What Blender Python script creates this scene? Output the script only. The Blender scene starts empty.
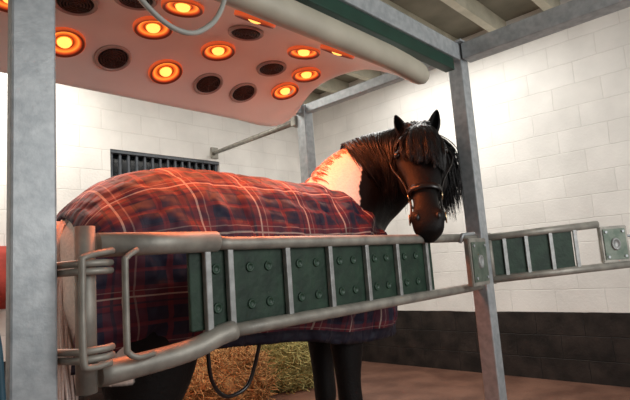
import bpy, bmesh, math, random
from mathutils import Vector, Matrix, noise
random.seed(7)
S=bpy.context.scene
S.view_settings.view_transform='Standard'
col=S.collection
V=Vector
# ---------------------------------------------------------------- materials
def newmat(n):
    m=bpy.data.materials.new(n); m.use_nodes=True
    nt=m.node_tree; b=nt.nodes['Principled BSDF']
    return m,nt,b
def simple(n,c,rough=.6,metal=0,var=.15,scale=12,bump=.0,c2=None,emis=None,es=0,bscale=None,detail=5):
    m,nt,b=newmat(n)
    tc=nt.nodes.new('ShaderNodeTexCoord')
    nz=nt.nodes.new('ShaderNodeTexNoise'); nz.inputs['Scale'].default_value=scale; nz.inputs['Detail'].default_value=detail
    nt.links.new(tc.outputs['Object'],nz.inputs['Vector'])
    r=nt.nodes.new('ShaderNodeValToRGB')
    if c2 is None: c2=tuple(min(1,x*(1+var)) for x in c); c=tuple(x*(1-var) for x in c)
    r.color_ramp.elements[0].color=(*c,1); r.color_ramp.elements[1].color=(*c2,1)
    r.color_ramp.elements[0].position=.35; r.color_ramp.elements[1].position=.65
    nt.links.new(nz.outputs['Fac'],r.inputs['Fac']); nt.links.new(r.outputs['Color'],b.inputs['Base Color'])
    b.inputs['Roughness'].default_value=rough; b.inputs['Metallic'].default_value=metal
    if bump:
        n2=nt.nodes.new('ShaderNodeTexNoise'); n2.inputs['Scale'].default_value=bscale or scale*3; n2.inputs['Detail'].default_value=6
        nt.links.new(tc.outputs['Object'],n2.inputs['Vector'])
        bp=nt.nodes.new('ShaderNodeBump'); bp.inputs['Strength'].default_value=bump; bp.inputs['Distance'].default_value=.01
        nt.links.new(n2.outputs['Fac'],bp.inputs['Height']); nt.links.new(bp.outputs['Normal'],b.inputs['Normal'])
    if emis:
        b.inputs['Emission Color'].default_value=(*emis,1); b.inputs['Emission Strength'].default_value=es
    return m
def mth(nt,op,a,b=None,c=None):
    n=nt.nodes.new('ShaderNodeMath'); n.operation=op
    for i,v in enumerate((a,b,c)):
        if v is None: continue
        if isinstance(v,(int,float)): n.inputs[i].default_value=v
        else: nt.links.new(v,n.inputs[i])
    return n.outputs[0]
def mixc(nt,f,a,b):
    n=nt.nodes.new('ShaderNodeMix'); n.data_type='RGBA'
    for i,v in ((0,f),(6,a),(7,b)):
        if isinstance(v,tuple): n.inputs[i].default_value=(*v,1)
        elif isinstance(v,(int,float)): n.inputs[i].default_value=v
        else: nt.links.new(v,n.inputs[i])
    return n.outputs[2]
def wallmat(n,axis,dado=.67):
    m,nt,b=newmat(n)
    g=nt.nodes.new('ShaderNodeNewGeometry'); sp=nt.nodes.new('ShaderNodeSeparateXYZ'); nt.links.new(g.outputs['Position'],sp.inputs[0])
    cb=nt.nodes.new('ShaderNodeCombineXYZ'); nt.links.new(sp.outputs[axis],cb.inputs[0]); nt.links.new(sp.outputs[2],cb.inputs[1])
    nw=nt.nodes.new('ShaderNodeTexNoise'); nw.inputs['Scale'].default_value=5; nt.links.new(g.outputs['Position'],nw.inputs['Vector'])
    va=nt.nodes.new('ShaderNodeVectorMath'); va.operation='MULTIPLY_ADD'; va.inputs[1].default_value=(.016,.016,0)
    nt.links.new(nw.outputs['Color'],va.inputs[0]); nt.links.new(cb.outputs[0],va.inputs[2])
    br=nt.nodes.new('ShaderNodeTexBrick'); br.offset=.5
    br.inputs['Scale'].default_value=1; br.inputs['Brick Width'].default_value=.45; br.inputs['Row Height'].default_value=.2233
    br.inputs['Mortar Size'].default_value=.006; br.inputs['Mortar Smooth'].default_value=1; br.inputs['Bias'].default_value=0
    br.inputs['Color1'].default_value=(.87,.845,.80,1); br.inputs['Color2'].default_value=(.81,.785,.74,1); br.inputs['Mortar'].default_value=(.76,.735,.69,1)
    nt.links.new(va.outputs[0],br.inputs['Vector'])
    nz=nt.nodes.new('ShaderNodeTexNoise'); nz.inputs['Scale'].default_value=2.6; nz.inputs['Detail'].default_value=8; nt.links.new(g.outputs['Position'],nz.inputs['Vector'])
    dirt=mth(nt,'MULTIPLY_ADD',nz.outputs['Fac'],.7,.65)
    mul=nt.nodes.new('ShaderNodeMix'); mul.data_type='RGBA'; mul.blend_type='MULTIPLY'; mul.inputs[0].default_value=.6
    cc=nt.nodes.new('ShaderNodeCombineColor')
    for i in range(3): nt.links.new(dirt,cc.inputs[i])
    nt.links.new(br.outputs['Color'],mul.inputs[6]); nt.links.new(cc.outputs[0],mul.inputs[7])
    low=mth(nt,'LESS_THAN',mth(nt,'ADD',sp.outputs[2],mth(nt,'MULTIPLY',nw.outputs['Fac'],.014)),dado)
    nz3=nt.nodes.new('ShaderNodeTexNoise'); nz3.inputs['Scale'].default_value=6; nz3.inputs['Detail'].default_value=8; nt.links.new(g.outputs['Position'],nz3.inputs['Vector'])
    rp=nt.nodes.new('ShaderNodeValToRGB'); rp.color_ramp.elements[0].position=.35; rp.color_ramp.elements[1].position=.7
    rp.color_ramp.elements[0].color=(.010,.008,.007,1); rp.color_ramp.elements[1].color=(.036,.026,.022,1); nt.links.new(nz3.outputs['Fac'],rp.inputs['Fac'])
    dk=mixc(nt,br.outputs['Fac'],rp.outputs['Color'],(.003,.0025,.002))
    fin=mixc(nt,low,mul.outputs[2],dk)
    nt.links.new(fin,b.inputs['Base Color']); b.inputs['Roughness'].default_value=.55
    b.inputs['Specular IOR Level'].default_value=.35
    n2=nt.nodes.new('ShaderNodeTexNoise'); n2.inputs['Scale'].default_value=45; n2.inputs['Detail'].default_value=5; nt.links.new(g.outputs['Position'],n2.inputs['Vector'])
    h=mth(nt,'ADD',mth(nt,'MULTIPLY',br.outputs['Fac'],-.65),mth(nt,'MULTIPLY',n2.outputs['Fac'],.7))
    bp=nt.nodes.new('ShaderNodeBump'); bp.inputs['Strength'].default_value=.5; bp.inputs['Distance'].default_value=.008
    nt.links.new(h,bp.inputs['Height']); nt.links.new(bp.outputs['Normal'],b.inputs['Normal'])
    return m
M={}
M['wallR']=wallmat('painted_block_x',1); M['wallB']=wallmat('painted_block_y',0)
M['galv']=simple('galvanised_steel',(.33,.36,.375),.40,.25,c2=(.45,.48,.49),scale=30,bump=.05)
M['galvd']=simple('galvanised_dull',(.24,.23,.20),.5,.3,c2=(.39,.37,.32),scale=14,bump=.10)
M['strap']=simple('worn_strap_steel',(.28,.29,.28),.45,.3,c2=(.40,.41,.40),scale=30,bump=.05)
M['green']=simple('green_board',(.004,.022,.011),.62,0,c2=(.016,.048,.026),scale=14,bump=.3)
M['greens']=simple('green_stud',(.018,.052,.030),.45,0,scale=14)
M['dgreen']=simple('green_beam',(.012,.048,.032),.4,.1)
M['plate']=simple('worn_latch_plate',(.10,.14,.105),.5,.3,c2=(.19,.22,.18),scale=20,bump=.1)
M['canopy']=simple('canopy_white_plastic',(.80,.76,.71),.42,0,c2=(.86,.82,.77),scale=3)
M['lip']=simple('canopy_lip_cream',(.46,.43,.34),.45,0,var=.10,scale=6)
M['black']=simple('black_plastic',(.012,.011,.011),.4,0)
M['brown']=simple('dark_brown_grille',(.07,.028,.02),.4,.3)
M['ceil']=simple('ceiling_sheet',(.17,.16,.12),.8,0,scale=3,c2=(.25,.235,.18))
M['joist']=simple('painted_joist',(.46,.44,.34),.7,0,scale=5,c2=(.60,.57,.45))
M['floor']=simple('stable_floor',(.12,.055,.036),.5,0,scale=3.5,c2=(.21,.105,.07),bump=.4,bscale=50)
M['darkglass']=simple('dark_window_pane',(.010,.014,.02),.15,0)
M['bar']=simple('window_bar_paint',(.09,.10,.115),.5,.2)
M['hay']=simple('hay',(.24,.21,.06),.9,0,scale=40,c2=(.58,.50,.20),bump=1.0,bscale=90)
M['hayb']=simple('hay_brown',(.20,.09,.03),.9,0,scale=40,c2=(.55,.29,.10),bump=1.0,bscale=90)
M['leather']=simple('black_leather',(.016,.013,.012),.28,0)
M['brass']=simple('brass',(.75,.6,.35),.25,1,var=.05)
M['hoof']=simple('hoof_horn',(.05,.04,.035),.5,0)
M['eye']=simple('eye_gloss',(.01,.006,.004),.05,0)
M['cable']=simple('grey_cable',(.42,.42,.38),.5,0,var=.05)
M['bluehose']=simple('blue_hose',(.03,.09,.13),.4,0)
M['red']=simple('red_fabric',(.35,.04,.025),.8,0,bump=.3)
M['rim']=simple('vent_rim',(.42,.33,.29),.35,.2)
M['bulb']=simple('hot_bulb',(1,.6,.2),.4,0,emis=(1,.42,.08),es=2.1)
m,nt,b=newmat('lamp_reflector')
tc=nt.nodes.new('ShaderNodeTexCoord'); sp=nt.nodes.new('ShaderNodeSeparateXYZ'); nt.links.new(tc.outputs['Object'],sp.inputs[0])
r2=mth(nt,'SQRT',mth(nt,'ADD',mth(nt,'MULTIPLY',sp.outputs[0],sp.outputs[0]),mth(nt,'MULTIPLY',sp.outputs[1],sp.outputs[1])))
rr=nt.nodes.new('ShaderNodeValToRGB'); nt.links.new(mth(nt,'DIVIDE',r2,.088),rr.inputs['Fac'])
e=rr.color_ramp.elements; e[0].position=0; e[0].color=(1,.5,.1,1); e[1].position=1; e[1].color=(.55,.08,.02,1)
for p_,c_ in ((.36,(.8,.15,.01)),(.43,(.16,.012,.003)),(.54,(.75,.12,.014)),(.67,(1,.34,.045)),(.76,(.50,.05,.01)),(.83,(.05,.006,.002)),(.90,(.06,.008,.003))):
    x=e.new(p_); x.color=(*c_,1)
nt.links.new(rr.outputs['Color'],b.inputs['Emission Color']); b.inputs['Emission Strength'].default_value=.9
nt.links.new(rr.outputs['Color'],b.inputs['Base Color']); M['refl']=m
def coat(n,rough,bumpS,strength,spec=.5):
    m,nt,b=newmat(n)
    at=nt.nodes.new('ShaderNodeAttribute'); at.attribute_name='coat'
    nz=nt.nodes.new('ShaderNodeTexNoise'); nz.inputs['Scale'].default_value=bumpS; nz.inputs['Detail'].default_value=6
    tc=nt.nodes.new('ShaderNodeTexCoord'); nt.links.new(tc.outputs['Object'],nz.inputs['Vector'])
    mul=nt.nodes.new('ShaderNodeMix'); mul.data_type='RGBA'; mul.blend_type='MULTIPLY'; mul.inputs[0].default_value=.4
    nt.links.new(at.outputs['Color'],mul.inputs[6])
    cc=nt.nodes.new('ShaderNodeCombineColor')
    for i in range(3): nt.links.new(mth(nt,'MULTIPLY_ADD',nz.outputs['Fac'],1.2,.4),cc.inputs[i])
    nt.links.new(cc.outputs[0],mul.inputs[7])
    nt.links.new(mul.outputs[2],b.inputs['Base Color']); b.inputs['Roughness'].default_value=rough
    b.inputs['Specular IOR Level'].default_value=spec
    bp=nt.nodes.new('ShaderNodeBump'); bp.inputs['Strength'].default_value=strength; bp.inputs['Distance'].default_value=.004
    nt.links.new(nz.outputs['Fac'],bp.inputs['Height']); nt.links.new(bp.outputs['Normal'],b.inputs['Normal'])
    return m
M['coat']=coat('horse_coat',.58,90,.5,.2); M['hair']=coat('horse_hair',.36,150,.1,.4)
# plaid rug
m,nt,b=newmat('plaid_rug'); uv=nt.nodes.new('ShaderNodeUVMap'); uv.uv_map='UVMap'
sp=nt.nodes.new('ShaderNodeSeparateXYZ'); nt.links.new(uv.outputs[0],sp.inputs[0])
P=.28
def band(cd,c,w):
    f=mth(nt,'FRACT',mth(nt,'ADD',mth(nt,'DIVIDE',cd,P),10.5-c))
    d=mth(nt,'ABSOLUTE',mth(nt,'SUBTRACT',f,.5))
    return mth(nt,'LESS_THAN',d,w)
U_,V_=sp.outputs[0],sp.outputs[1]
nu=band(U_,.25,.29); nv=band(V_,.25,.29)
base=mixc(nt,mth(nt,'MULTIPLY',mth(nt,'ADD',nu,nv),.5),(.125,.010,.022),(.007,.008,.032))
redl=mth(nt,'MAXIMUM',band(U_,.25,.035),band(V_,.25,.035))
base=mixc(nt,mth(nt,'MULTIPLY',redl,.6),base,(.15,.013,.024))
blk=mth(nt,'MAXIMUM',band(U_,.64,.018),band(V_,.64,.018))
base=mixc(nt,mth(nt,'MULTIPLY',blk,.8),base,(.010,.008,.026))
wl=mth(nt,'MAXIMUM',mth(nt,'MAXIMUM',band(U_,.76,.015),band(V_,.76,.015)),mth(nt,'MULTIPLY',mth(nt,'MAXIMUM',band(U_,.87,.009),band(V_,.87,.009)),.4))
base=mixc(nt,mth(nt,'MULTIPLY',wl,.8),base,(.45,.36,.31))
trim=mth(nt,'GREATER_THAN',mth(nt,'ABSOLUTE',V_),1.17)
base=mixc(nt,trim,base,(.008,.008,.022))
nt.links.new(base,b.inputs['Base Color']); b.inputs['Roughness'].default_value=.7
nz=nt.nodes.new('ShaderNodeTexNoise'); nz.inputs['Scale'].default_value=8; nz.inputs['Detail'].default_value=2
tc=nt.nodes.new('ShaderNodeTexCoord'); nt.links.new(tc.outputs['Object'],nz.inputs['Vector'])
qu=mth(nt,'MULTIPLY',mth(nt,'ADD',mth(nt,'ABSOLUTE',mth(nt,'SINE',mth(nt,'MULTIPLY',U_,45))),mth(nt,'ABSOLUTE',mth(nt,'SINE',mth(nt,'MULTIPLY',V_,45)))),.06)
bp=nt.nodes.new('ShaderNodeBump'); bp.inputs['Strength'].default_value=.85; bp.inputs['Distance'].default_value=.05
nt.links.new(mth(nt,'ADD',nz.outputs['Fac'],qu),bp.inputs['Height']); nt.links.new(bp.outputs['Normal'],b.inputs['Normal'])
M['plaid']=m
# ---------------------------------------------------------------- helpers
def mk(name,vs,fs,mat,parent=None,smooth=False,origin=None):
    me=bpy.data.meshes.new(name)
    og=V(origin) if origin is not None else V((0,0,0))
    me.from_pydata([tuple(V(v)-og) for v in vs],[],fs)
    bm=bmesh.new(); bm.from_mesh(me); bmesh.ops.recalc_face_normals(bm,faces=bm.faces); bm.to_mesh(me); bm.free()
    me.materials.append(M[mat]); 
    if smooth:
        for p in me.polygons: p.use_smooth=True
    o=bpy.data.objects.new(name,me); o.location=og; col.objects.link(o); o['wl']=list(og)
    if parent: o.parent=parent; o.matrix_parent_inverse=Matrix.Translation(-V(parent['wl']))
    return o
def thing(name,loc,label,cat,**k):
    e=bpy.data.objects.new(name,None); e.location=loc; e.empty_display_size=.1; col.objects.link(e); e['wl']=list(loc)
    e['label']=label; e['category']=cat
    for a,b_ in k.items(): e[a]=b_
    return e
def tag(o,label=None,cat=None,**k):
    if label: o['label']=label
    if cat: o['category']=cat
    for a,b_ in k.items(): o[a]=b_
    return o
def boxvf(lo,hi):
    x0,y0,z0=lo;x1,y1,z1=hi
    vs=[(x0,y0,z0),(x1,y0,z0),(x1,y1,z0),(x0,y1,z0),(x0,y0,z1),(x1,y0,z1),(x1,y1,z1),(x0,y1,z1)]
    return vs,[(0,3,2,1),(4,5,6,7),(0,1,5,4),(1,2,6,5),(2,3,7,6),(3,0,4,7)]
def box(name,lo,hi,mat,parent=None,bev=0,seg=2):
    vs,fs=boxvf(lo,hi); c=(V(lo)+V(hi))/2
    o=mk(name,vs,fs,mat,parent,origin=c)
    if bev:
        bm=bmesh.new(); bm.from_mesh(o.data); bmesh.ops.bevel(bm,geom=bm.edges[:],offset=bev,segments=seg,affect='EDGES',profile=.5); bm.to_mesh(o.data); bm.free()
    return o
def catmull(pts,n):
    P_=[V(p) for p in pts]; P_=[P_[0]*2-P_[1]]+P_+[P_[-1]*2-P_[-2]]; out=[]
    for i in range(1,len(P_)-2):
        for k in range(n):
            t=k/n; a,b_,c,d=P_[i-1:i+3]
            out.append(.5*((2*b_)+(c-a)*t+(2*a-5*b_+4*c-d)*t*t+(-a+3*b_-3*c+d)*t**3))
    out.append(P_[-2]); return out
def tubevf(pts,r,seg=10,off=0,flat=1.0):
    pts=[V(p) for p in pts]; n=len(pts); vs=[];fs=[]
    up=None
    for i,p in enumerate(pts):
        t=(pts[min(i+1,n-1)]-pts[max(i-1,0)]).normalized()
        if up is None:
            up=V((0,0,1)) if abs(t.z)<.9 else V((0,1,0))
        s=t.cross(up)
        if s.length<1e-4: s=t.cross(V((1,0,0)))
        s.normalize(); u=s.cross(t).normalized(); up=u
        rr=r[i] if isinstance(r,(list,tuple)) else r
        for k in range(seg):
            a=2*math.pi*k/seg; vs.append(p+s*math.cos(a)*rr*flat+u*math.sin(a)*rr)
    for i in range(n-1):
        for k in range(seg):
            a=off+i*seg+k; b_=off+i*seg+(k+1)%seg; fs.append((a,b_,b_+seg,a+seg))
    fs.append(tuple(off+k for k in range(seg))[::-1]); fs.append(tuple(off+(n-1)*seg+k for k in range(seg)))
    return vs,fs
def tube(name,pts,r,mat,parent=None,seg=14,n=0):
    if n: 
        if isinstance(r,(list,tuple)): r=[v.x for v in catmull([(q,0,0) for q in r],n)]
        pts=catmull(pts,n)
    vs,fs=tubevf(pts,r,seg); c=sum((V(p) for p in pts),V())/len(pts)
    o=mk(name,vs,fs,mat,parent,smooth=True,origin=c)
    for p in o.data.polygons:
        if len(p.vertices)>4: p.use_smooth=False
    return o
def lathe(profile,seg=28):
    vs=[];fs=[];n=len(profile)
    for r,z in profile:
        for k in range(seg):
            a=2*math.pi*k/seg; vs.append(V((r*math.cos(a),r*math.sin(a),z)))
    for i in range(n-1):
        for k in range(seg):
            a=i*seg+k;b_=i*seg+(k+1)%seg; fs.append((a,b_,b_+seg,a+seg))
    fs.append(tuple(range(seg))[::-1]); fs.append(tuple((n-1)*seg+k for k in range(seg)))
    return vs,fs
def bake(o):
    dg=bpy.context.evaluated_depsgraph_get(); me=bpy.data.meshes.new_from_object(o.evaluated_get(dg)); o.modifiers.clear(); o.data=me
# ---------------------------------------------------------------- setting
tag(box('floor',(-1.4,-2.2,-.1),(5.5,5.33,0),'floor'),kind='structure')
tag(box('ceiling',(-1.4,-2.2,3.78),(5.5,5.33,3.86),'ceil'),kind='structure')
tag(box('wall_right',(5.3,-2.2,0),(5.5,5.33,3.78),'wallR'),kind='structure')
tag(box('wall_left',(-1.4,-2.2,0),(-1.2,5.33,3.78),'wallR'),kind='structure')
wx0,wx1,wz0,wz1=2.33,3.74,2.15,2.69
vs=[];fs=[]
for lo,hi in (((-1.2,5.13,0),(wx0,5.33,3.78)),((wx1,5.13,0),(5.3,5.33,3.78)),((wx0,5.13,0),(wx1,5.33,wz0)),((wx0,5.13,wz1),(wx1,5.33,3.78))):
    a,b_=boxvf(lo,hi); fs+=[tuple(i+len(vs) for i in f) for f in b_]; vs+=a
tag(mk('wall_back',vs,fs,'wallB'),kind='structure')
w=thing('window_1',(3.03,5.2,wz0),'dark barred stable window high in the block wall','window',kind='structure')
del w['label'];del w['category']
box('pane',(wx0,5.27,wz0),(wx1,5.29,wz1),'darkglass',w)
box('frame',(wx0,5.14,wz1-.035),(wx1,5.22,wz1),'bar',w)
box('sill',(wx0,5.14,wz0),(wx1,5.22,wz0+.035),'bar',w)
for i in range(15):
    x=wx0+.03+i*(wx1-wx0-.06)/14
    box('bar',(x-.012,5.165,wz0+.03),(x+.012,5.195,wz1-.03),'bar',w)
yy=.25
for i in range(9):
    tag(box('trim_%d'%(i+1),(-1.2,yy,3.60),(5.3,yy+.08,3.78),'joist'),kind='structure'); yy+=.56
# ---------------------------------------------------------------- steel frame
fr=thing('steel_frame',(1.56,1.9,0),'galvanised box-section steel frame of a horse stall','stall frame')
Z0,Z1=2.43,2.53
for lo,hi in (((.352,1.30,0),(.455,1.335,Z1)),((2.68,1.26,0),(2.77,1.35,Z1)),((2.68,2.56,0),(2.77,2.65,Z1)),((.35,2.55,0),(.46,2.65,Z1)),((2.68,-1.4,0),(2.77,-1.3,Z1))):
    box('post',lo,hi,'galv',fr,.006)
box('beam',(2.675,-1.3,Z0),(2.775,1.25,Z1),'galv',fr,.006)
box('beam',(2.69,1.36,Z0+.03),(2.75,2.555,Z1),'galv',fr,.006)
box('beam',(.36,1.34,Z0),(.45,2.55,Z1),'galv',fr,.006)
box('beam',(.46,1.26,Z0),(2.675,1.35,Z1),'galv',fr,.006)
box('beam',(.46,2.58,Z0+.03),(2.675,2.64,Z1),'galv',fr,.006)
tag(box('crossbar',(.46,1.275,2.36),(2.62,1.335,2.43),'dgreen',fr,.005),'dark green painted crossbar')
box('end_plate',(2.64,1.23,Z1),(2.81,1.39,Z1+.012),'galv',fr,.003)
box('base_plate',(2.62,1.20,0),(2.82,1.40,.012),'galv',fr,.003)
box('base_plate',(.30,1.25,0),(.51,1.45,.012),'galv',fr,.003)
rod=thing('wall_tie_bar',(2.72,2.6,2.42),'brown steel tie bar running from frame to block wall','metal bar')
tube('bar',[(2.70,2.66,2.42),(3.66,5.12,2.79)],.024,'galvd',rod)
box('wall_bracket',(3.61,5.10,2.72),(3.71,5.13,2.86),'galvd',rod,.004)
box('clamp',(2.66,2.65,2.38),(2.76,2.70,2.46),'galvd',rod,.004)
# ---------------------------------------------------------------- solarium
so=thing('horse_solarium',(1.3,1.85,2.42),'white overhead horse solarium with glowing orange heat lamps and fans','heat lamp canopy')
CZ=[(1.25,2.18),(1.32,2.225),(1.42,2.30),(1.62,2.40),(1.82,2.430),(2.02,2.42),(2.18,2.385),(2.32,2.325),(2.42,2.27),(2.46,2.25)]
def cub(tab,x,k):
    n=len(tab)
    if x<=tab[0][0]: return tab[0][k]
    if x>=tab[-1][0]: return tab[-1][k]
    for i in range(n-1):
        if tab[i][0]<=x<=tab[i+1][0]: break
    x0,x1=tab[i][0],tab[i+1][0]; t=(x-x0)/(x1-x0); h=x1-x0
    def sl(j):
        if j<=0: return (tab[1][k]-tab[0][k])/(tab[1][0]-tab[0][0])
        if j>=n-1: return (tab[-1][k]-tab[-2][k])/(tab[-1][0]-tab[-2][0])
        return (tab[j+1][k]-tab[j-1][k])/(tab[j+1][0]-tab[j-1][0])
    a,b_=tab[i][k],tab[i+1][k]; m0,m1=sl(i)*h,sl(i+1)*h
    return (2*t**3-3*t*t+1)*a+(t**3-2*t*t+t)*m0+(-2*t**3+3*t*t)*b_+(t**3-t*t)*m1
def canz(y): return cub(CZ,y,1)
def cslope(y): return (canz(y+.01)-canz(y-.01))/.02
ys=[1.30+.03*i for i in range(38)]
under=[(y,canz(y)) for y in ys]
prof=under+[(2.435,2.257),(2.455,2.257),(2.470,2.275),(2.472,2.30),(2.45,2.325)]
prof+=[(y,canz(y)+.05) for y in reversed(ys[3:-2])]
prof+=[(1.34,2.315),(1.29,2.320),(1.25,2.312),(1.225,2.29),(1.215,2.25),(1.225,2.215),(1.25,2.195),(1.28,2.20)]
XE=2.25; RR=.19
xs=[]
for x0,sgn in ((.36,-1),(XE,1)):
    L_=[x0-sgn*d for d in (0,.004,.012,.025,.045,.07,.10,.14,.19,.25,.32)]
    xs+= L_ if sgn<0 else L_[::-1]
vs=[];fs=[];n=len(prof)
for x in xs:
    d=min(x-.36,XE-x)
    yf=2.472-(RR-math.sqrt(max(0,RR*RR-max(0,RR-d)**2))) ; th=min(1,.12+.88*math.sqrt(max(0,1-max(0,1-d/.075)**2)))
    drop=.030*max(0,1-(XE-x)/.4)**2
    for k,(y,z) in enumerate(prof):
        y2=y if y<1.9 else 1.9+(y-1.9)*(yf-1.9)/(2.472-1.9)
        zm=canz(max(1.32,min(2.4,y)))+.03
        if y<1.33: zm=2.26; y2=1.28+(y-1.28)*(.5+.5*th)
        vs.append((x,y2,zm+(z-zm)*th-drop))
for i in range(len(xs)-1):
    for k in range(n):
        a=i*n+k;b2=i*n+(k+1)%n; fs.append((a,b2,b2+n,a+n))
fs.append(tuple(range(n))); fs.append(tuple((len(xs)-1)*n+k for k in range(n)))
o=mk('canopy',vs,fs,'canopy',so,smooth=True,origin=(1.3,1.85,2.42)); o.data.materials.append(M['lip'])
for p in o.data.polygons:
    c=p.center+V((1.3,1.85,2.42))
    if c.y<1.292: p.material_index=1
    if len(p.vertices)>4: p.use_smooth=False
for x in (.8,1.8):
    for y in (1.55,2.25): tube('hanger',[(x,y,canz(y)+.045),(x,y,2.56)],.012,'galv',so)
    box('hanger_rail',(x-.03,1.27,2.535),(x+.03,2.64,2.57),'galv',so)
def lampmesh():
    me={}
    def m_(n,vf,mt):
        x=bpy.data.meshes.new(n); x.from_pydata(vf[0],[],vf[1]); bm=bmesh.new(); bm.from_mesh(x); bmesh.ops.recalc_face_normals(bm,faces=bm.faces); bm.to_mesh(x); bm.free()
        x.materials.append(M[mt]); 
        for p in x.polygons: p.use_smooth=len(p.vertices)==4
        return x
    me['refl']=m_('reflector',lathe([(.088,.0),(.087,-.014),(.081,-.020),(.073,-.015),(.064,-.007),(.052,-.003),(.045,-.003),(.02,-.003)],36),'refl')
    me['bulb']=m_('bulb',lathe([(.030,-.003),(.030,-.010),(.025,-.018),(.014,-.023),(.004,-.024)]),'bulb')
    me['fan']=m_('fan',lathe([(.070,-.004),(.064,-.012),(.062,-.004),(.02,-.004)]),'black')
    me['rim']=m_('rim',lathe([(.086,.0),(.085,-.010),(.078,-.015),(.071,-.012),(.068,-.003)]),'rim')
    vs=[];fs=[]
    for R in (.02,.032,.044,.056):
        ring=[V((R*math.cos(t*math.pi/12),R*math.sin(t*math.pi/12),-.012)) for t in range(25)]
        a,b_=tubevf(ring,.0030,6,len(vs)); vs+=a; fs+=b_
    for t in range(3):
        dd=V((math.cos(t*math.pi/3),math.sin(t*math.pi/3),0)); a,b_=tubevf([dd*-.064+V((0,0,-.010)),dd*.064+V((0,0,-.010))],.003,6,len(vs)); vs+=a;fs+=b_
    me['grille']=m_('grille',(vs,fs),'brown')
    return me
LM=lampmesh()
lamps=[(.81,2.22),(1.32,2.24),(2.08,2.14),(1.10,1.96),(1.47,1.98),(2.06,1.93),(1.10,1.71),(1.28,1.46),(1.83,1.72),(1.80,1.465),(.55,2.05)]
fans=[(1.04,2.24),(1.59,2.25),(1.84,2.25),(.76,1.96),(1.84,1.99),(1.46,1.74),(.93,1.79)]
def place(kind,kids,x,y,nm,lab=None):
    o=bpy.data.objects.new(nm,LM[kind]); col.objects.link(o); o.parent=so
    drop=.030*max(0,1-(XE-x)/.4)**2
    o.location=V((x,y,canz(y)-.002-drop))-V((1.3,1.85,2.42)); o.rotation_euler=(math.atan(cslope(y)),0,0)
    for cn in kids:
        c=bpy.data.objects.new(cn,LM[cn]); col.objects.link(c); c.parent=o
    if lab: o['label']=lab
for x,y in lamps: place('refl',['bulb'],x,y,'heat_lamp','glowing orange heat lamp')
for x,y in fans: place('fan',['grille','rim'],x,y,'fan','black round fan vent')
for x,y in lamps:
    l=bpy.data.lights.new('lamp_glow','SPOT'); l.energy=14; l.color=(1,.20,.06); l.spot_size=math.radians(140); l.spot_blend=.7; l.shadow_soft_size=.05
    lo=bpy.data.objects.new('lamp_glow',l); lo.location=(x,y,canz(y)-.07); lo.rotation_euler=(math.atan(cslope(y))*.6,0,0); col.objects.link(lo)
cb=thing('hanging_cable',(.7,1.2,2.45),'pale grey power cable sagging from the frame beam','cable')
tube('cable',[(.42,1.24,2.46),(.50,1.19,2.22),(.60,1.17,2.06),(.71,1.165,1.985),(.81,1.165,2.005),(.90,1.17,2.13),(1.0,1.24,2.46)],.008,'cable',cb,8,8)
# ---------------------------------------------------------------- gates
def latch(parent,c,ax,nrm,w=.14,h=.2,inner='plate'):
    ax=V(ax).normalized(); nrm=V(nrm).normalized(); c=V(c); z=V((0,0,1))
    def bx(name,cx,cz,hw,hh,n0,n1,mat,bev=.004):
        vs=[]
        for sn in (n0,n1):
            for sx,sz in ((-1,-1),(1,-1),(1,1),(-1,1)): vs.append(c+ax*(cx+sx*hw)+z*(cz+sz*hh)+nrm*sn)
        o=mk(name,vs,[(0,1,2,3),(4,7,6,5),(0,4,5,1),(1,5,6,2),(2,6,7,3),(3,7,4,0)],mat,parent,origin=c)
        bm=bmesh.new(); bm.from_mesh(o.data); bmesh.ops.bevel(bm,geom=bm.edges[:],offset=bev,segments=2,affect='EDGES'); bm.to_mesh(o.data); bm.free()
        return o
    bx('latch_box',0,0,w/2,h/2,-.015,.015,'galvd')
    bx('latch_plate',0,0,w/2*.82,h/2*.84,.015,.020,inner,.002)
    vs=[];n_=24
    for (rr_,nn_) in ((.034,.020),(.032,.028),(.024,.030),(.020,.024),(.004,.024)):
        for k in range(n_): a=2*math.pi*k/n_; vs.append(c+ax*math.cos(a)*rr_*.8+z*math.sin(a)*rr_*1.1+nrm*nn_)
    fs=[(i*n_+k,i*n_+(k+1)%n_,(i+1)*n_+(k+1)%n_,(i+1)*n_+k) for i in range(4) for k in range(n_)]
    fs.append(tuple(4*n_+k for k in range(n_)))
    mk('latch_boss',vs,fs,'strap',parent,True,c)
    for sx in (-1,1):
        for sz in (-1,1):
            p=c+ax*sx*w*.31+z*sz*h*.34; pts=[p+nrm*.019,p+nrm*.027]; tube('bolt',pts,.008,'galv',parent,6)
g=thing('stall_side_gate',(1.5,1.3,1.07),'galvanised tube side gate with green panel beside the horse','gate')
GY=1.30
tube('top_rail',[(.55,GY,1.392),(.92,GY,1.395)],.032,'galvd',g,18)
tube('top_rail',[(.90,GY,1.393),(.97,GY,1.388),(1.05,GY,1.388),(1.8,GY,1.388),(2.68,GY,1.388)],.022,'galvd',g,14)
tube('bottom_rail',[(.55,GY,1.068),(.66,GY,1.072),(.76,GY,1.078),(.84,GY,1.088),(.91,GY,1.108),(.97,GY,1.118)],.031,'galvd',g,18,4)
tube('bottom_rail',[(.955,GY,1.116),(1.1,GY,1.118),(1.8,GY,1.118),(2.68,GY,1.118)],.022,'galvd',g,14)
tag(box('panel',(.83,1.315,1.13),(2.22,1.33,1.375),'green',g,.004),'green board with embossed studs')
for x in (.885,.97,1.22,1.445,1.675,1.90,2.15): box('strap',(x-.011,1.293,1.12),(x+.011,1.314,1.385),'strap',g,.003)
vf=lathe([(.017,0),(.016,.005),(.011,.006),(.009,.002),(.003,.002)],18)
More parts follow.
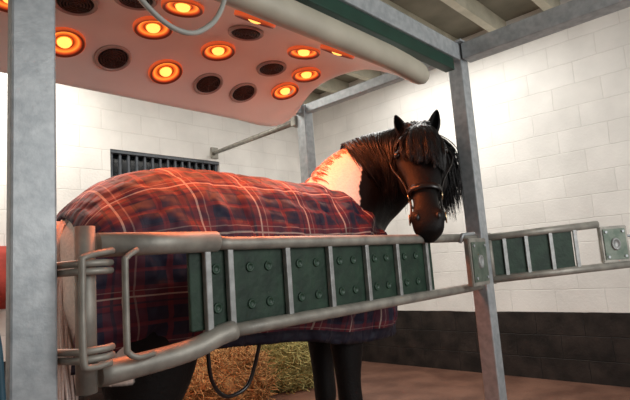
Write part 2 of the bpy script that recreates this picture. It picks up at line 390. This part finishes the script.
for x in (.925,1.06,1.14,1.29,1.38,1.515,1.60,1.745,1.83,1.975,2.07):
    for z in (1.31,1.19):
        mt=Matrix.Rotation(math.radians(90),3,'X'); mk('stud',[mt@v+V((x,1.315,z)) for v in vf[0]],vf[1],'greens',g,True,(x,1.315,z))
tube('hinge_tube',[(.52,GY,1.03),(.52,GY,1.44)],.025,'galvd',g,16)
for z in (1.345,1.325,1.135,1.115):
    tube('hinge_loop',[(.457,1.337,z),(.48,1.28,z),(.49,1.258,z),(.55,1.258,z),(.575,1.275,z)],.009,'galvd',g,8)
tube('latch_handle',[(.64,1.262,1.375),(.605,1.25,1.355),(.60,1.248,1.33),(.60,1.248,1.14),(.605,1.25,1.115),(.63,1.25,1.10),(.68,1.262,1.10)],.0085,'galvd',g,8,4)
tube('latch_handle',[(.575,1.262,1.375),(.495,1.235,1.36),(.485,1.23,1.33),(.485,1.23,1.13),(.50,1.235,1.10),(.56,1.25,1.10)],.0085,'galvd',g,8,4)
latch(g,(2.54,1.235,1.255),(1,0,0),(0,-1,0),.20,.25)
tube('latch_lever',[(2.40,1.25,1.36),(2.41,1.235,1.40),(2.52,1.225,1.405)],.010,'galv',g,8)
A=V((2.80,1.27,0)); B=V((3.36,.70,0)); dv=(B-A).normalized(); L=(B-A).length; nr=V((dv.y,-dv.x,0))
if nr.dot(V((-1,-1,0)))<0: nr=-nr
g2=thing('short_stall_gate',(3.0,1.0,1.15),'short swung-open galvanised gate with green panel and latch box','gate')
def Q(s,z,n=0): return A+dv*s+nr*n+V((0,0,z))
tube('top_rail',[Q(-.01,1.385),Q(L*.80,1.415)],.022,'galvd',g2)
tube('bottom_rail',[Q(-.01,1.145),Q(L,1.175)],.022,'galvd',g2)
def qbox(name,s0,s1,z0,z1,n0,n1,mat):
    vs=[Q(s0,z0,n0),Q(s1,z0,n0),Q(s1,z0,n1),Q(s0,z0,n1),Q(s0,z1,n0),Q(s1,z1,n0),Q(s1,z1,n1),Q(s0,z1,n1)]
    return mk(name,vs,boxvf((0,0,0),(1,1,1))[1],mat,g2,origin=Q((s0+s1)/2,(z0+z1)/2))
qbox('panel',0,L*.60,1.16,1.395,-.012,.0,'green')
for s in (.10,.26,.44,.62): qbox('strap',L*s-.010,L*s+.010,1.155,1.40,.001,.014,'strap')
latch(g2,Q(L*.90,1.295),dv,nr,.16,.21)
tube('latch_hook',[Q(L*.98,1.34,.0),Q(L*1.05,1.33,.0),Q(L*1.08,1.29,.0),Q(L*1.04,1.26,0)],.008,'galv',g2,8,4)
tube('hinge_tube',[Q(-.005,1.12),Q(-.005,1.41)],.016,'galvd',g2)
# ---------------------------------------------------------------- horse
HO=V((1.4,1.93,0)); CY=1.93
horse=thing('horse',HO,'black and white cob horse in plaid rug turning its head','horse')
TR=[(.67,1.47,1.20,.13),(.70,1.53,1.10,.21),(.76,1.60,1.02,.27),(.88,1.675,1.0,.325),(1.08,1.72,1.0,.345),(1.35,1.725,.98,.345),(1.62,1.72,.95,.35),(1.85,1.71,.94,.325),(2.05,1.71,.96,.295),(2.25,1.67,1.0,.27),(2.40,1.60,1.08,.23),(2.50,1.48,1.18,.14)]
def section(c,s,u,rx,ru,rd,n=24,e=.9):
    out=[]
    for k in range(n):
        a=2*math.pi*k/n; ca,sa=math.cos(a),math.sin(a)
        x=math.copysign(abs(ca)**e,ca)*rx; y=math.copysign(abs(sa)**e,sa)*(ru if sa>0 else rd)
        out.append(c+s*x+u*y)
    return out
AV=[];AF=[]
def loft(rings):
    n=len(rings[0]); off=len(AV)
    for r in rings: AV.extend(r)
    for i in range(len(rings)-1):
        for k in range(n):
            a=off+i*n+k;b_=off+i*n+(k+1)%n; AF.append((a,b_,b_+n,a+n))
    AF.append(tuple(off+k for k in range(n))[::-1]); AF.append(tuple(off+(len(rings)-1)*n+k for k in range(n)))
rings=[]
for i in range(41):
    x=.67+(2.50-.67)*i/40; t,b_,w_=[cub(TR,x,k) for k in (1,2,3)]; zc=b_+(t-b_)*.52
    rings.append(section(V((x,CY,zc)),V((0,1,0)),V((0,0,1)),w_,t-zc,zc-b_,28,.92))
loft(rings)
NK=[((2.10,1.93,1.38),.34,.25),((2.24,1.925,1.54),.31,.22),((2.37,1.89,1.69),.285,.19),((2.49,1.81,1.79),.26,.16),((2.55,1.70,1.85),.23,.145),((2.545,1.58,1.89),.185,.125),((2.48,1.49,1.90),.145,.105)]
nc=catmull([a[0] for a in NK],6); nry=[v.x for v in catmull([(a[1],0,0) for a in NK],6)]; nrx=[v.x for v in catmull([(a[2],0,0) for a in NK],6)]
NF=[]
for i,c in enumerate(nc):
    t=(nc[min(i+1,len(nc)-1)]-nc[max(i-1,0)]).normalized()
    u=(V((0,0,1))-t*t.z).normalized(); s=t.cross(u).normalized()
    NF.append((c,s,u,nrx[i],nry[i],t))
loft([section(c,s,u,rx,ry,ry*.95,24,1.0) for c,s,u,rx,ry,t in NF])
# head
PO=V((2.47,1.47,1.975)); MU=V((2.085,1.235,1.405)); HL=(MU-PO).length; HA=(MU-PO).normalized()
HS=HA.cross(V((0,0,1))).normalized(); HN=HS.cross(HA).normalized()
if HN.z<0: HN=-HN
if HS.dot(V((.68,-.73,0)))<0: HS=-HS
HT=[(-.07,.050,.03,.05),(-.03,.082,.05,.10),(.04,.108,.072,.14),(.12,.128,.080,.17),(.20,.134,.072,.21),(.29,.110,.060,.21),(.37,.083,.055,.175),(.45,.068,.052,.135),(.53,.063,.050,.11),(.60,.072,.054,.10),(.66,.077,.050,.095),(.705,.064,.034,.075),(.725,.034,.012,.04)]
def hsec(t,sc=1.0,n=24,add=0):
    w_,f_,b_=[cub(HT,t,k) for k in (1,2,3)]
    return section(PO+HA*t,HS,HN,w_*sc+add,f_*sc+add,b_*sc+add,n,.88)
loft([hsec(-.07+.795*i/30) for i in range(31)])
def blob(c,r,seg=10,sc=(1,1,1)):
    c=V(c); rings=[]
    for i in range(1,8):
        a=math.pi*i/8; rings.append([c+HS*(r*math.sin(a)*math.cos(2*math.pi*k/seg)*sc[0])+HN*(r*math.sin(a)*math.sin(2*math.pi*k/seg)*sc[1])+HA*(-r*math.cos(a)*sc[2]) for k in range(seg)])
    loft(rings)
for sg in (-1,1):
    blob(PO+HA*.175+HS*.106*sg+HN*.038,.034,10,(1,.9,1.3))
    blob(PO+HA*.24+HS*.070*sg-HN*.10,.092,12,(.7,1.1,1.2))
    blob(PO+HA*.635+HS*.053*sg+HN*.022,.034,10,(1,1,1.3))
    blob(PO+HA*.34+HS*.075*sg+HN*.010,.024,10,(.7,.8,4.5))
blob(PO+HA*.70-HN*.055,.036,10,(1.2,.8,.9))
def leg(pts,rs,y):
    pts=[V((p[0],y,p[1])) for p in pts]
    pc=catmull(pts,5); rx=[v for v in catmull([(a,b_,0) for a,b_ in rs],5)]
    loft([section(c,V((0,1,0)),V((1,0,0)),r.y,r.x,r.x,16,1) for c,r in zip(pc,rx)])
HP=[(.98,1.30),(.95,1.12),(.96,.95),(.92,.78),(.83,.62),(.81,.55),(.83,.38),(.84,.22),(.85,.16),(.88,.10),(.90,.055)]
HR=[(.20,.12),(.21,.14),(.175,.12),(.11,.085),(.075,.058),(.072,.055),(.048,.042),(.05,.045),(.058,.052),(.048,.046),(.055,.05)]
FP=[(2.12,1.25),(2.10,1.05),(2.08,.88),(2.07,.70),(2.075,.56),(2.07,.48),(2.07,.34),(2.07,.22),(2.075,.16),(2.10,.10),(2.12,.055)]
FR=[(.17,.10),(.13,.10),(.10,.08),(.072,.06),(.07,.06),(.058,.05),(.048,.042),(.053,.045),(.062,.052),(.05,.046),(.055,.05)]
leg([(x-.04,z) for x,z in HP],HR,1.74); leg([(x+.14,z) for x,z in HP],HR,2.12)
leg([(x-.03,z) for x,z in FP],FR,1.77); leg([(x+.12,z) for x,z in FP],FR,2.09)
body=mk('body',AV,AF,'coat',horse,True,origin=HO)
md=body.modifiers.new('r','REMESH'); md.mode='VOXEL'; md.voxel_size=.0115; md.use_smooth_shade=True
md=body.modifiers.new('s','SMOOTH'); md.factor=.6; md.iterations=5
bake(body)
BLK=(.0060,.0052,.005); WHT=(.90,.84,.77)
def coatc(p):
    n_=noise.noise(p*9)*.03+noise.noise(p*40)*.008
    if p.y>1.5 and 1.8<p.x<2.6 and p.z>1.2 and p.x+n_<2.225+(p.y-1.75)*1.1-(1.62-p.z)*.25: return 1
    if p.x+n_<.80 and p.z>.95: return 1
    return 0
def paint(me,fn,og=V((0,0,0))):
    ca=me.color_attributes.new('coat','FLOAT_COLOR','POINT')
    for i,v in enumerate(me.vertices): ca.data[i].color=(*fn(v.co+og),1)
paint(body.data,lambda p: WHT if coatc(p) else BLK,HO)
for p in body.data.polygons: p.use_smooth=True
for x,y in ((.86,1.74),(1.04,2.12),(2.09,1.77),(2.24,2.09)):
    vf=lathe([(.072,0),(.070,.02),(.060,.06),(.054,.075)],20); mk('hoof',[v+V((x,y,0)) for v in vf[0]],vf[1],'hoof',horse,True,(x,y,0))
for sg in (-1,1):
    c=PO+HA*.190+HS*.124*sg+HN*.050; R=.021
    vf=lathe([(R*math.sin(a*math.pi/12),-R*math.cos(a*math.pi/12)) for a in range(1,12)],16); mk('eye',[v+c for v in vf[0]],vf[1],'eye',horse,True,c)
    c=PO+HA*.655+HS*.050*sg+HN*.044; vf=lathe([(.012*math.sin(a*math.pi/8),-.018*math.cos(a*math.pi/8)) for a in range(1,8)],12)
    mk('nostril',[v+c for v in vf[0]],vf[1],'black',horse,True,c)
    base=PO-HA*.040+HS*.080*sg; up=(-HA*.75+HN*.25+HS*.32*sg+V((0,0,.35))).normalized(); fwd=(HN*.8+HS*.30*sg); fwd=(fwd-up*fwd.dot(up)).normalized(); sd=up.cross(fwd).normalized()
    vs=[];fs=[];nn=9;prof_=[(0,.030),(.03,.037),(.06,.038),(.09,.031),(.12,.020),(.142,.009),(.152,.002)]
    for h,r in prof_:
        for k in range(nn):
            a=math.radians(-150+300*k/(nn-1))
            vs.append(base+up*h+sd*math.sin(a)*r-fwd*math.cos(a)*r*.8)
    for i in range(len(prof_)-1):
        for k in range(nn-1): a=i*nn+k; fs.append((a,a+1,a+1+nn,a+nn))
    e=mk('ear',vs,fs,'coat',horse,True,base); md=e.modifiers.new('s','SOLIDIFY'); md.thickness=.006; md.offset=0
    md=e.modifiers.new('ss','SUBSURF'); md.levels=1; md.render_levels=1; paint(e.data,lambda p:BLK)
def locks(name,L_,cols,r0=.006,label=None,parent=horse):
    vs=[];fs=[];cs=[]
    for pts,cc in zip(L_,cols):
        n=len(pts); r=[r0*(1-.9*(i/(n-1))**1.5)*random.uniform(.8,1.2) for i in range(n)]
        a,b_=tubevf(pts,r,4,len(vs),1.6); vs+=a; fs+=b_; cs+=[cc]*len(a)
    o=mk(name,vs,fs,'hair',parent,True,origin=L_[0][0])
    ca=o.data.color_attributes.new('coat','FLOAT_COLOR','POINT')
    for i,c in enumerate(cs): ca.data[i].color=(*c,1)
    if label:o['label']=label
    return o
DK=((.008,.007,.007),(.014,.012,.011),(.006,.005,.005))
Ls=[];Cs=[]
NN=len(NF)
for j in range(3000):
    f=random.random()**.85; i0=8+f*(NN-9.01); i=int(i0); fr_=i0-i
    def L2(k): return NF[i][k]*(1-fr_)+NF[min(i+1,NN-1)][k]*fr_
    c,s,u,rx,ry,t=[L2(k) for k in range(6)]
    sgn=1 if random.random()<.88 else -1
    if s.dot(V((-.6,-1,0)))<0: s=-s
    s=s*sgn
    crest=c+u*ry
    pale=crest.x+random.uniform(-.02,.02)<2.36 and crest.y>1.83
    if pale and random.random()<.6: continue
    clump=noise.noise(V((i0*1.7,sgn,0)))
    ph0=random.uniform(-.12,.15) if not pale else random.uniform(.0,.2); ln=random.uniform(.7,1.2)*(.42 if pale else 2.1+.8*clump); lift=random.uniform(1.03,1.15) if not pale else random.uniform(1.0,1.025); dr=random.uniform(-.03,.02)+clump*.05
    if not pale and crest.y>1.80: ln*=.65
    pts=[]
    for q in range(10):
        w_=q/9; ph=ph0+ln*w_; dz=0
        if ph>1.62: dz=-(ph-1.62)*ry*.8; ph=1.62
        pts.append(c+u*ry*lift*math.cos(ph)+s*(rx*lift+.008)*math.sin(ph)+t*dr*w_+V((0,0,-.05*w_*w_+dz))+V((noise.noise(c*9+V((q*.35,j*.02,0)))*.022,noise.noise(c*7+V((j*.02,q*.35,3)))*.022,0))*w_)
    Ls.append(pts); Cs.append(random.choice(((.88,.62,.5),(.82,.36,.26),(.74,.20,.12))) if pale else random.choice(DK))  # pale locks are white hair; red heat-lamp light is put into their colours
locks('mane',Ls,Cs,.0042,'long black mane, white start with red lamp light in its colour')
Ls=[]
for j in range(2000):
    st=PO-HA*random.uniform(-.02,.08)+HS*random.uniform(-.075,.075)+HN*random.uniform(.0,.07)
    side=random.gauss(.1,.5); ln=random.uniform(.18,.35)
    if random.random()<.28: side=random.uniform(.7,1.4); ln=random.uniform(.2,.38)
    side=max(-1.05,min(1.55,side)); ln*=1-.12*max(0,-side); bulk=random.uniform(.006,.034); pts=[]
    for q in range(10):
        w_=q/9; tt=-.03+ln*w_; ws,f_,b_=[cub(HT,max(-.03,tt),k) for k in (1,2,3)]
        sx=side*.09*min(1,w_*1.8)
        ex=abs(sx)/max(ws,.01); nn_=f_*math.sqrt(max(0,1-min(ex,.98)**2))+.016 if ex<1 else .0
        p=PO+HA*tt+HS*sx+HN*(nn_+bulk*math.sin(min(1,w_*1.4)*2.4))
        p=p.lerp(st,max(0,1-w_*4)); p+=V((noise.noise(V((side*4,q*.5,0)))*.032,noise.noise(V((q*.5,side*4,5)))*.032,0))*w_; pts.append(p)
    Ls.append(pts)
for j in range(1100):
    st=PO-HA*random.uniform(.01,.07)+HS*random.uniform(.0,.07)-HN*random.uniform(0,.12)
    out_=random.uniform(.06,.18); ln=random.uniform(.2,.40)*(1.15-2.0*max(0,out_-.12)); pts=[]
    for q in range(10):
        w_=q/9; pts.append(st+HS*out_*math.sin(min(1,w_*1.3)*1.57)*.85+V((0,0,-ln*w_**1.3))+HN*.02*w_+V((noise.noise(V((out_*30,q*.4,9)))*.022,noise.noise(V((out_*30,q*.4,4)))*.015,0))*w_)
    Ls.append(pts)
locks('forelock',Ls,[random.choice(DK) for _ in Ls],.0036,'long black forelock')
Ls=[]
for j in range(420):
    st=V((.70,CY,1.50))+V((random.uniform(-.01,.03),random.uniform(-.03,.03),random.uniform(-.04,.03))); ex=random.uniform(-.06,.06); ey=random.uniform(-.06,.08); ln=random.uniform(.8,1.2); pts=[]
    for q in range(10):
        w_=q/9; pts.append(st+V((-.045*math.sin(min(1,w_*4)*1.57)+ex*w_*.6,ey*math.sin(w_*2.2),-ln*w_))+V((noise.noise(V((ex*20,q*.4,2)))*.02,noise.noise(V((ey*20,q*.4,8)))*.02,0)))
    Ls.append(pts)
locks('tail',Ls,[random.choice(((.86,.72,.66),(.80,.66,.60),(.9,.78,.72))) for _ in Ls],.0065,'pale cream tail')
# bridle
br=bpy.data.objects.new('bridle',None); col.objects.link(br); br.parent=horse; br.location=PO-HO; br['wl']=list(PO); br['label']='black leather bridle with brass fittings'
def ring_strap(name,t0,t1,add=.008,w=.011,mat='leather'):
    n=36; vs=[]
    for k in range(n):
        a=2*math.pi*k/n; fr_=(math.sin(a)+1)/2; t=t1+(t0-t1)*fr_
        for dw in (-w,w):
            ws,f_,b_=[cub(HT,t+dw,kk) for kk in (1,2,3)]
            ca,sa=math.cos(a),math.sin(a); x=math.copysign(abs(ca)**.88,ca)*(ws+add); y=math.copysign(abs(sa)**.88,sa)*((f_ if sa>0 else b_)+add)
            vs.append(PO+HA*(t+dw)+HS*x+HN*y)
    fs=[(2*k,2*k+1,(2*k+3)%(2*n),(2*k+2)%(2*n)) for k in range(n)]
    o=mk(name,vs,fs,mat,br,True,PO); md=o.modifiers.new('s','SOLIDIFY'); md.thickness=.005; md.offset=1
    return o
ring_strap('noseband',.46,.44,.014,.017); ring_strap('browband',.07,.0,.012,.012); ring_strap('throat_latch',.03,.22,.012,.009)
for sg in (-1,1):
    for (ta,tb,na,nb) in ((.02,.46,-.01,-.015),(.46,.62,-.015,-.03)):
        pts=[]
        for q in range(9):
            t=ta+(tb-ta)*q/8; ws,f_,b_=[cub(HT,t,kk) for kk in (1,2,3)]; y=na+(nb-na)*q/8
            extra=.02*math.exp(-((t-.2)/.09)**2)
            pts.append(PO+HA*t+HS*sg*(ws+.012+extra)+HN*y)
        vs,fs=tubevf(pts,.011,8,0,.5); mk('cheek_strap',vs,fs,'leather',br,True,PO)
    c=PO+HA*.46+HS*sg*(.084)+HN*-.015
    tube('ring',[c+HA*math.cos(t*math.pi/10)*.020+HN*math.sin(t*math.pi/10)*.020 for t in range(21)],.0035,'brass',br,8)
    c=PO+HA*.60+HS*sg*(.088)+HN*-.03
    tube('bit_ring',[c+HA*math.cos(t*math.pi/10)*.026+HN*math.sin(t*math.pi/10)*.026 for t in range(21)],.003,'brass',br,8)
    c=PO+HA*.06+HS*sg*(.128)+HN*.01
    tube('buckle',[c+HA*math.cos(t*math.pi/4+.78)*.016+HN*math.sin(t*math.pi/4+.78)*.014 for t in range(9)],.003,'brass',br,6)
# ---------------------------------------------------------------- rug
nu,nv=180,124; vs=[];uvs=[]
for i in range(nu+1):
    u=i/nu
    for j in range(nv+1):
        v=-1+2*j/nv; av=abs(v)
        fx=1.97+.44*min(1,av/.62)**1.2+.05*max(0,(av-.62))
        bx_=.69-.065*min(1,av*1.5)
        x=bx_+(fx-bx_)*u
        t,b_,w_=[cub(TR,x,k) for k in (1,2,3)]
        if x<.95: w_=max(w_,.29-.25*max(0,.72-x))
        zc=1.36; off=.026; hem=1.02-.15*min(1,max(0,(x-1.2)/1.0))+.008*math.sin(x*9)
        sg=-1 if v<0 else 1
        if av<=.58:
            ph=av/.58*math.pi/2; y=(w_+off)*math.sin(ph)**.95; z=zc+(t+off-zc)*math.cos(ph)**.95 if math.cos(ph)>1e-6 else zc
        else:
            k=(av-.58)/.42; z=zc+(hem-zc)*k; y=(w_+off)*(1+.02*math.sin(k*3)-.20*k*k)
        q1=noise.noise(V((x*2.6+z*2.2,z*2.0,v*2)))*.020
        q2=.014*math.sin(x*24+z*11+5*noise.noise(V((x*2,z*2,1))))*min(1,av*1.6)*(.5+noise.noise(V((x*3,z*3,7))))
        q3=.028*noise.noise(V((x*9,z*2.4,v*4)))*av
        q4=.010*noise.noise(V((x*12+z*6,z*12,v*4)))
        cr=max(0,1-abs(noise.noise(V((x*4-z*5,z*5+x*3,3))))*9)
        wr=q1+q2+q3+q4-.012*cr+.010
        if x>1.70: wr+=.018*math.sin((x*.8+ (1.7-z)*.9)*34+2*noise.noise(V((x*4,z*4,2))))*min(1,(x-1.70)*4)*(1 if z>1.2 else .4)
        wr=max(wr,-.010)
        y=y+(wr+.004)*min(1,av*2); z2=z+wr*.6*max(0,1-av*1.5)
        vs.append(V((x,CY+sg*y,z2))); uvs.append((x+.03*noise.noise(V((x*3,v*3,0))),v*1.24+.024*noise.noise(V((x*3,v*3,5)))*(1-av)))
fs=[]
for i in range(nu):
    for j in range(nv): a=i*(nv+1)+j; fs.append((a,a+1,a+nv+2,a+nv+1))
me=bpy.data.meshes.new('rug'); RO=V((1.4,1.93,.85)); me.from_pydata([tuple(v-RO) for v in vs],[],fs)
ul=me.uv_layers.new(name='UVMap')
for l in me.loops: ul.data[l.index].uv=uvs[l.vertex_index]
for p in me.polygons: p.use_smooth=True
me.materials.append(M['plaid']); o=bpy.data.objects.new('rug',me); o.location=RO-HO; o.parent=horse; col.objects.link(o); o['label']='red and navy plaid horse rug with pale check lines'
md=o.modifiers.new('s','SOLIDIFY'); md.thickness=.012; md.offset=1
tube('leg_strap',[(1.10,1.64,1.02),(1.12,1.65,.90),(1.2,1.68,.82),(1.30,1.68,.83),(1.34,1.67,.90),(1.36,1.64,1.02)],.008,'leather',horse,8,6)
# ---------------------------------------------------------------- hay
def hay(name,c,dim,mat,label,nstr=900,rnd=.35):
    t=thing(name,(c[0],c[1],0),label,'hay')
    bm=bmesh.new(); bmesh.ops.create_cube(bm,size=1); bmesh.ops.subdivide_edges(bm,edges=bm.edges[:],cuts=16,use_grid_fill=True)
    for v in bm.verts:
        p=v.co.copy(); q=p.normalized()*.5
        p=p.lerp(q*1.15,rnd); p=V((p.x*dim[0],p.y*dim[1],(p.z+.5)*dim[2])); p+=noise.noise_vector(p*6)*.07+noise.noise_vector(p*18)*.03; p.z=max(0,p.z); v.co=p
    me=bpy.data.meshes.new('bale'); bm.to_mesh(me); 
    pts=[(f.calc_center_median(),f.normal.copy()) for f in bm.faces]; bm.free(); me.materials.append(M[mat])
    o=bpy.data.objects.new('bale',me); o.parent=t; col.objects.link(o)
    vs=[];fs=[]
    for k in range(nstr):
        p,nrm=random.choice(pts); 
        d=V((random.gauss(0,1),random.gauss(0,1),random.gauss(0,.6))).normalized(); l=random.uniform(.06,.17)
        b0=p+nrm*random.uniform(0,.03); q=[b0,b0+d*l*.5+nrm*.03,b0+d*l]
        for w_ in q: w_.z=max(.003,w_.z)
        a,b_=tubevf(q,.0042,3,len(vs)); vs+=a; fs+=b_
    s=mk('loose_strands',[v+V((c[0],c[1],0)) for v in vs],fs,mat,t,False,(c[0],c[1],0)); s['kind']='stuff'
hay('hay_pile',(3.95,4.25),(.72,.6,.57),'hay','greenish gold hay pile on the floor by the block wall',3600,.75)
hay('hay_pile.001',(2.72,4.15),(1.15,.7,.52),'hayb','brown loose hay heap on the stable floor',4200,.8)
rg=thing('folded_rug',(1.2,5.0,1.1),'red folded rug hanging on the block wall','rug')
vs=[];fs=[]
for i in range(13):
    x=1.0+.42*i/12
    for (y,z) in ((5.12,1.62),(5.08,1.66),(5.04+.01*math.sin(i*1.7),1.6),(5.03+.015*math.sin(i*2),1.35),(5.04+.02*math.sin(i*2.1),1.12)): vs.append((x,y,z))
for i in range(12):
    for k in range(4): a=i*5+k; fs.append((a,a+1,a+6,a+5))
o=mk('cloth',vs,fs,'red',rg,True,(1.2,5.05,1.4)); md=o.modifiers.new('s','SOLIDIFY'); md.thickness=.02; md.offset=0
tube('wall_hook',[(1.2,5.13,1.60),(1.2,5.06,1.61),(1.2,5.05,1.64)],.012,'galv',rg,8)
hs=thing('water_hose',(.33,1.3,0),'blue hose hanging down beside the steel post','hose')
tube('hose',[(.30,1.30,1.24),(.320,1.285,1.20),(.330,1.285,1.10),(.335,1.285,.95),(.335,1.29,.5),(.33,1.32,.02)],.010,'bluehose',hs,8,6)
# ---------------------------------------------------------------- lights
def area(name,loc,tgt,size,e,c=(1,1,1),sy=None):
    l=bpy.data.lights.new(name,'AREA'); l.energy=e; l.color=c; l.size=size
    if sy: l.shape='RECTANGLE'; l.size_y=sy
    o=bpy.data.objects.new(name,l); o.location=loc; o.rotation_euler=(V(tgt)-V(loc)).to_track_quat('-Z','Y').to_euler(); col.objects.link(o)
area('front_fill',(2.2,-2.0,2.2),(3.6,2.6,1.7),2.0,78,(1,.99,.97))  # added fill on the camera side for soft frontal daylight; no door there
area('ceiling_fill',(4.0,2.6,3.55),(4.0,2.6,0),1.6,64,(1,.98,.93))  # unseen overhead fill, added to brighten the right wall
area('ceiling_fill',(1.2,4.1,3.55),(1.2,4.3,0),1.2,64,(1,.96,.89))  # second added overhead fill without a fixture, lifts the back wall
w=bpy.data.worlds.new('w'); S.world=w; w.use_nodes=True; w.node_tree.nodes['Background'].inputs[0].default_value=(.9,.93,1,1); w.node_tree.nodes['Background'].inputs[1].default_value=.22
# ---------------------------------------------------------------- camera
p=math.radians(7.4); r=math.radians(4.2); h=math.radians(43.2)
F=V((math.cos(h)*math.cos(p),math.sin(h)*math.cos(p),math.sin(p))); R0=V((math.sin(h),-math.cos(h),0)); U0=R0.cross(F)
R=R0*math.cos(r)-U0*math.sin(r); U=R0*math.sin(r)+U0*math.cos(r)
cam=bpy.data.cameras.new('camera'); cam.sensor_width=36; cam.lens=500/630*36; cam.clip_start=.05
co=bpy.data.objects.new('camera',cam); mt=Matrix((R,U,-F)).transposed().to_4x4(); mt.translation=V((0,0,1.3)); co.matrix_world=mt; col.objects.link(co); S.camera=co
for o in bpy.data.objects:
    if 'wl' in o: del o['wl']
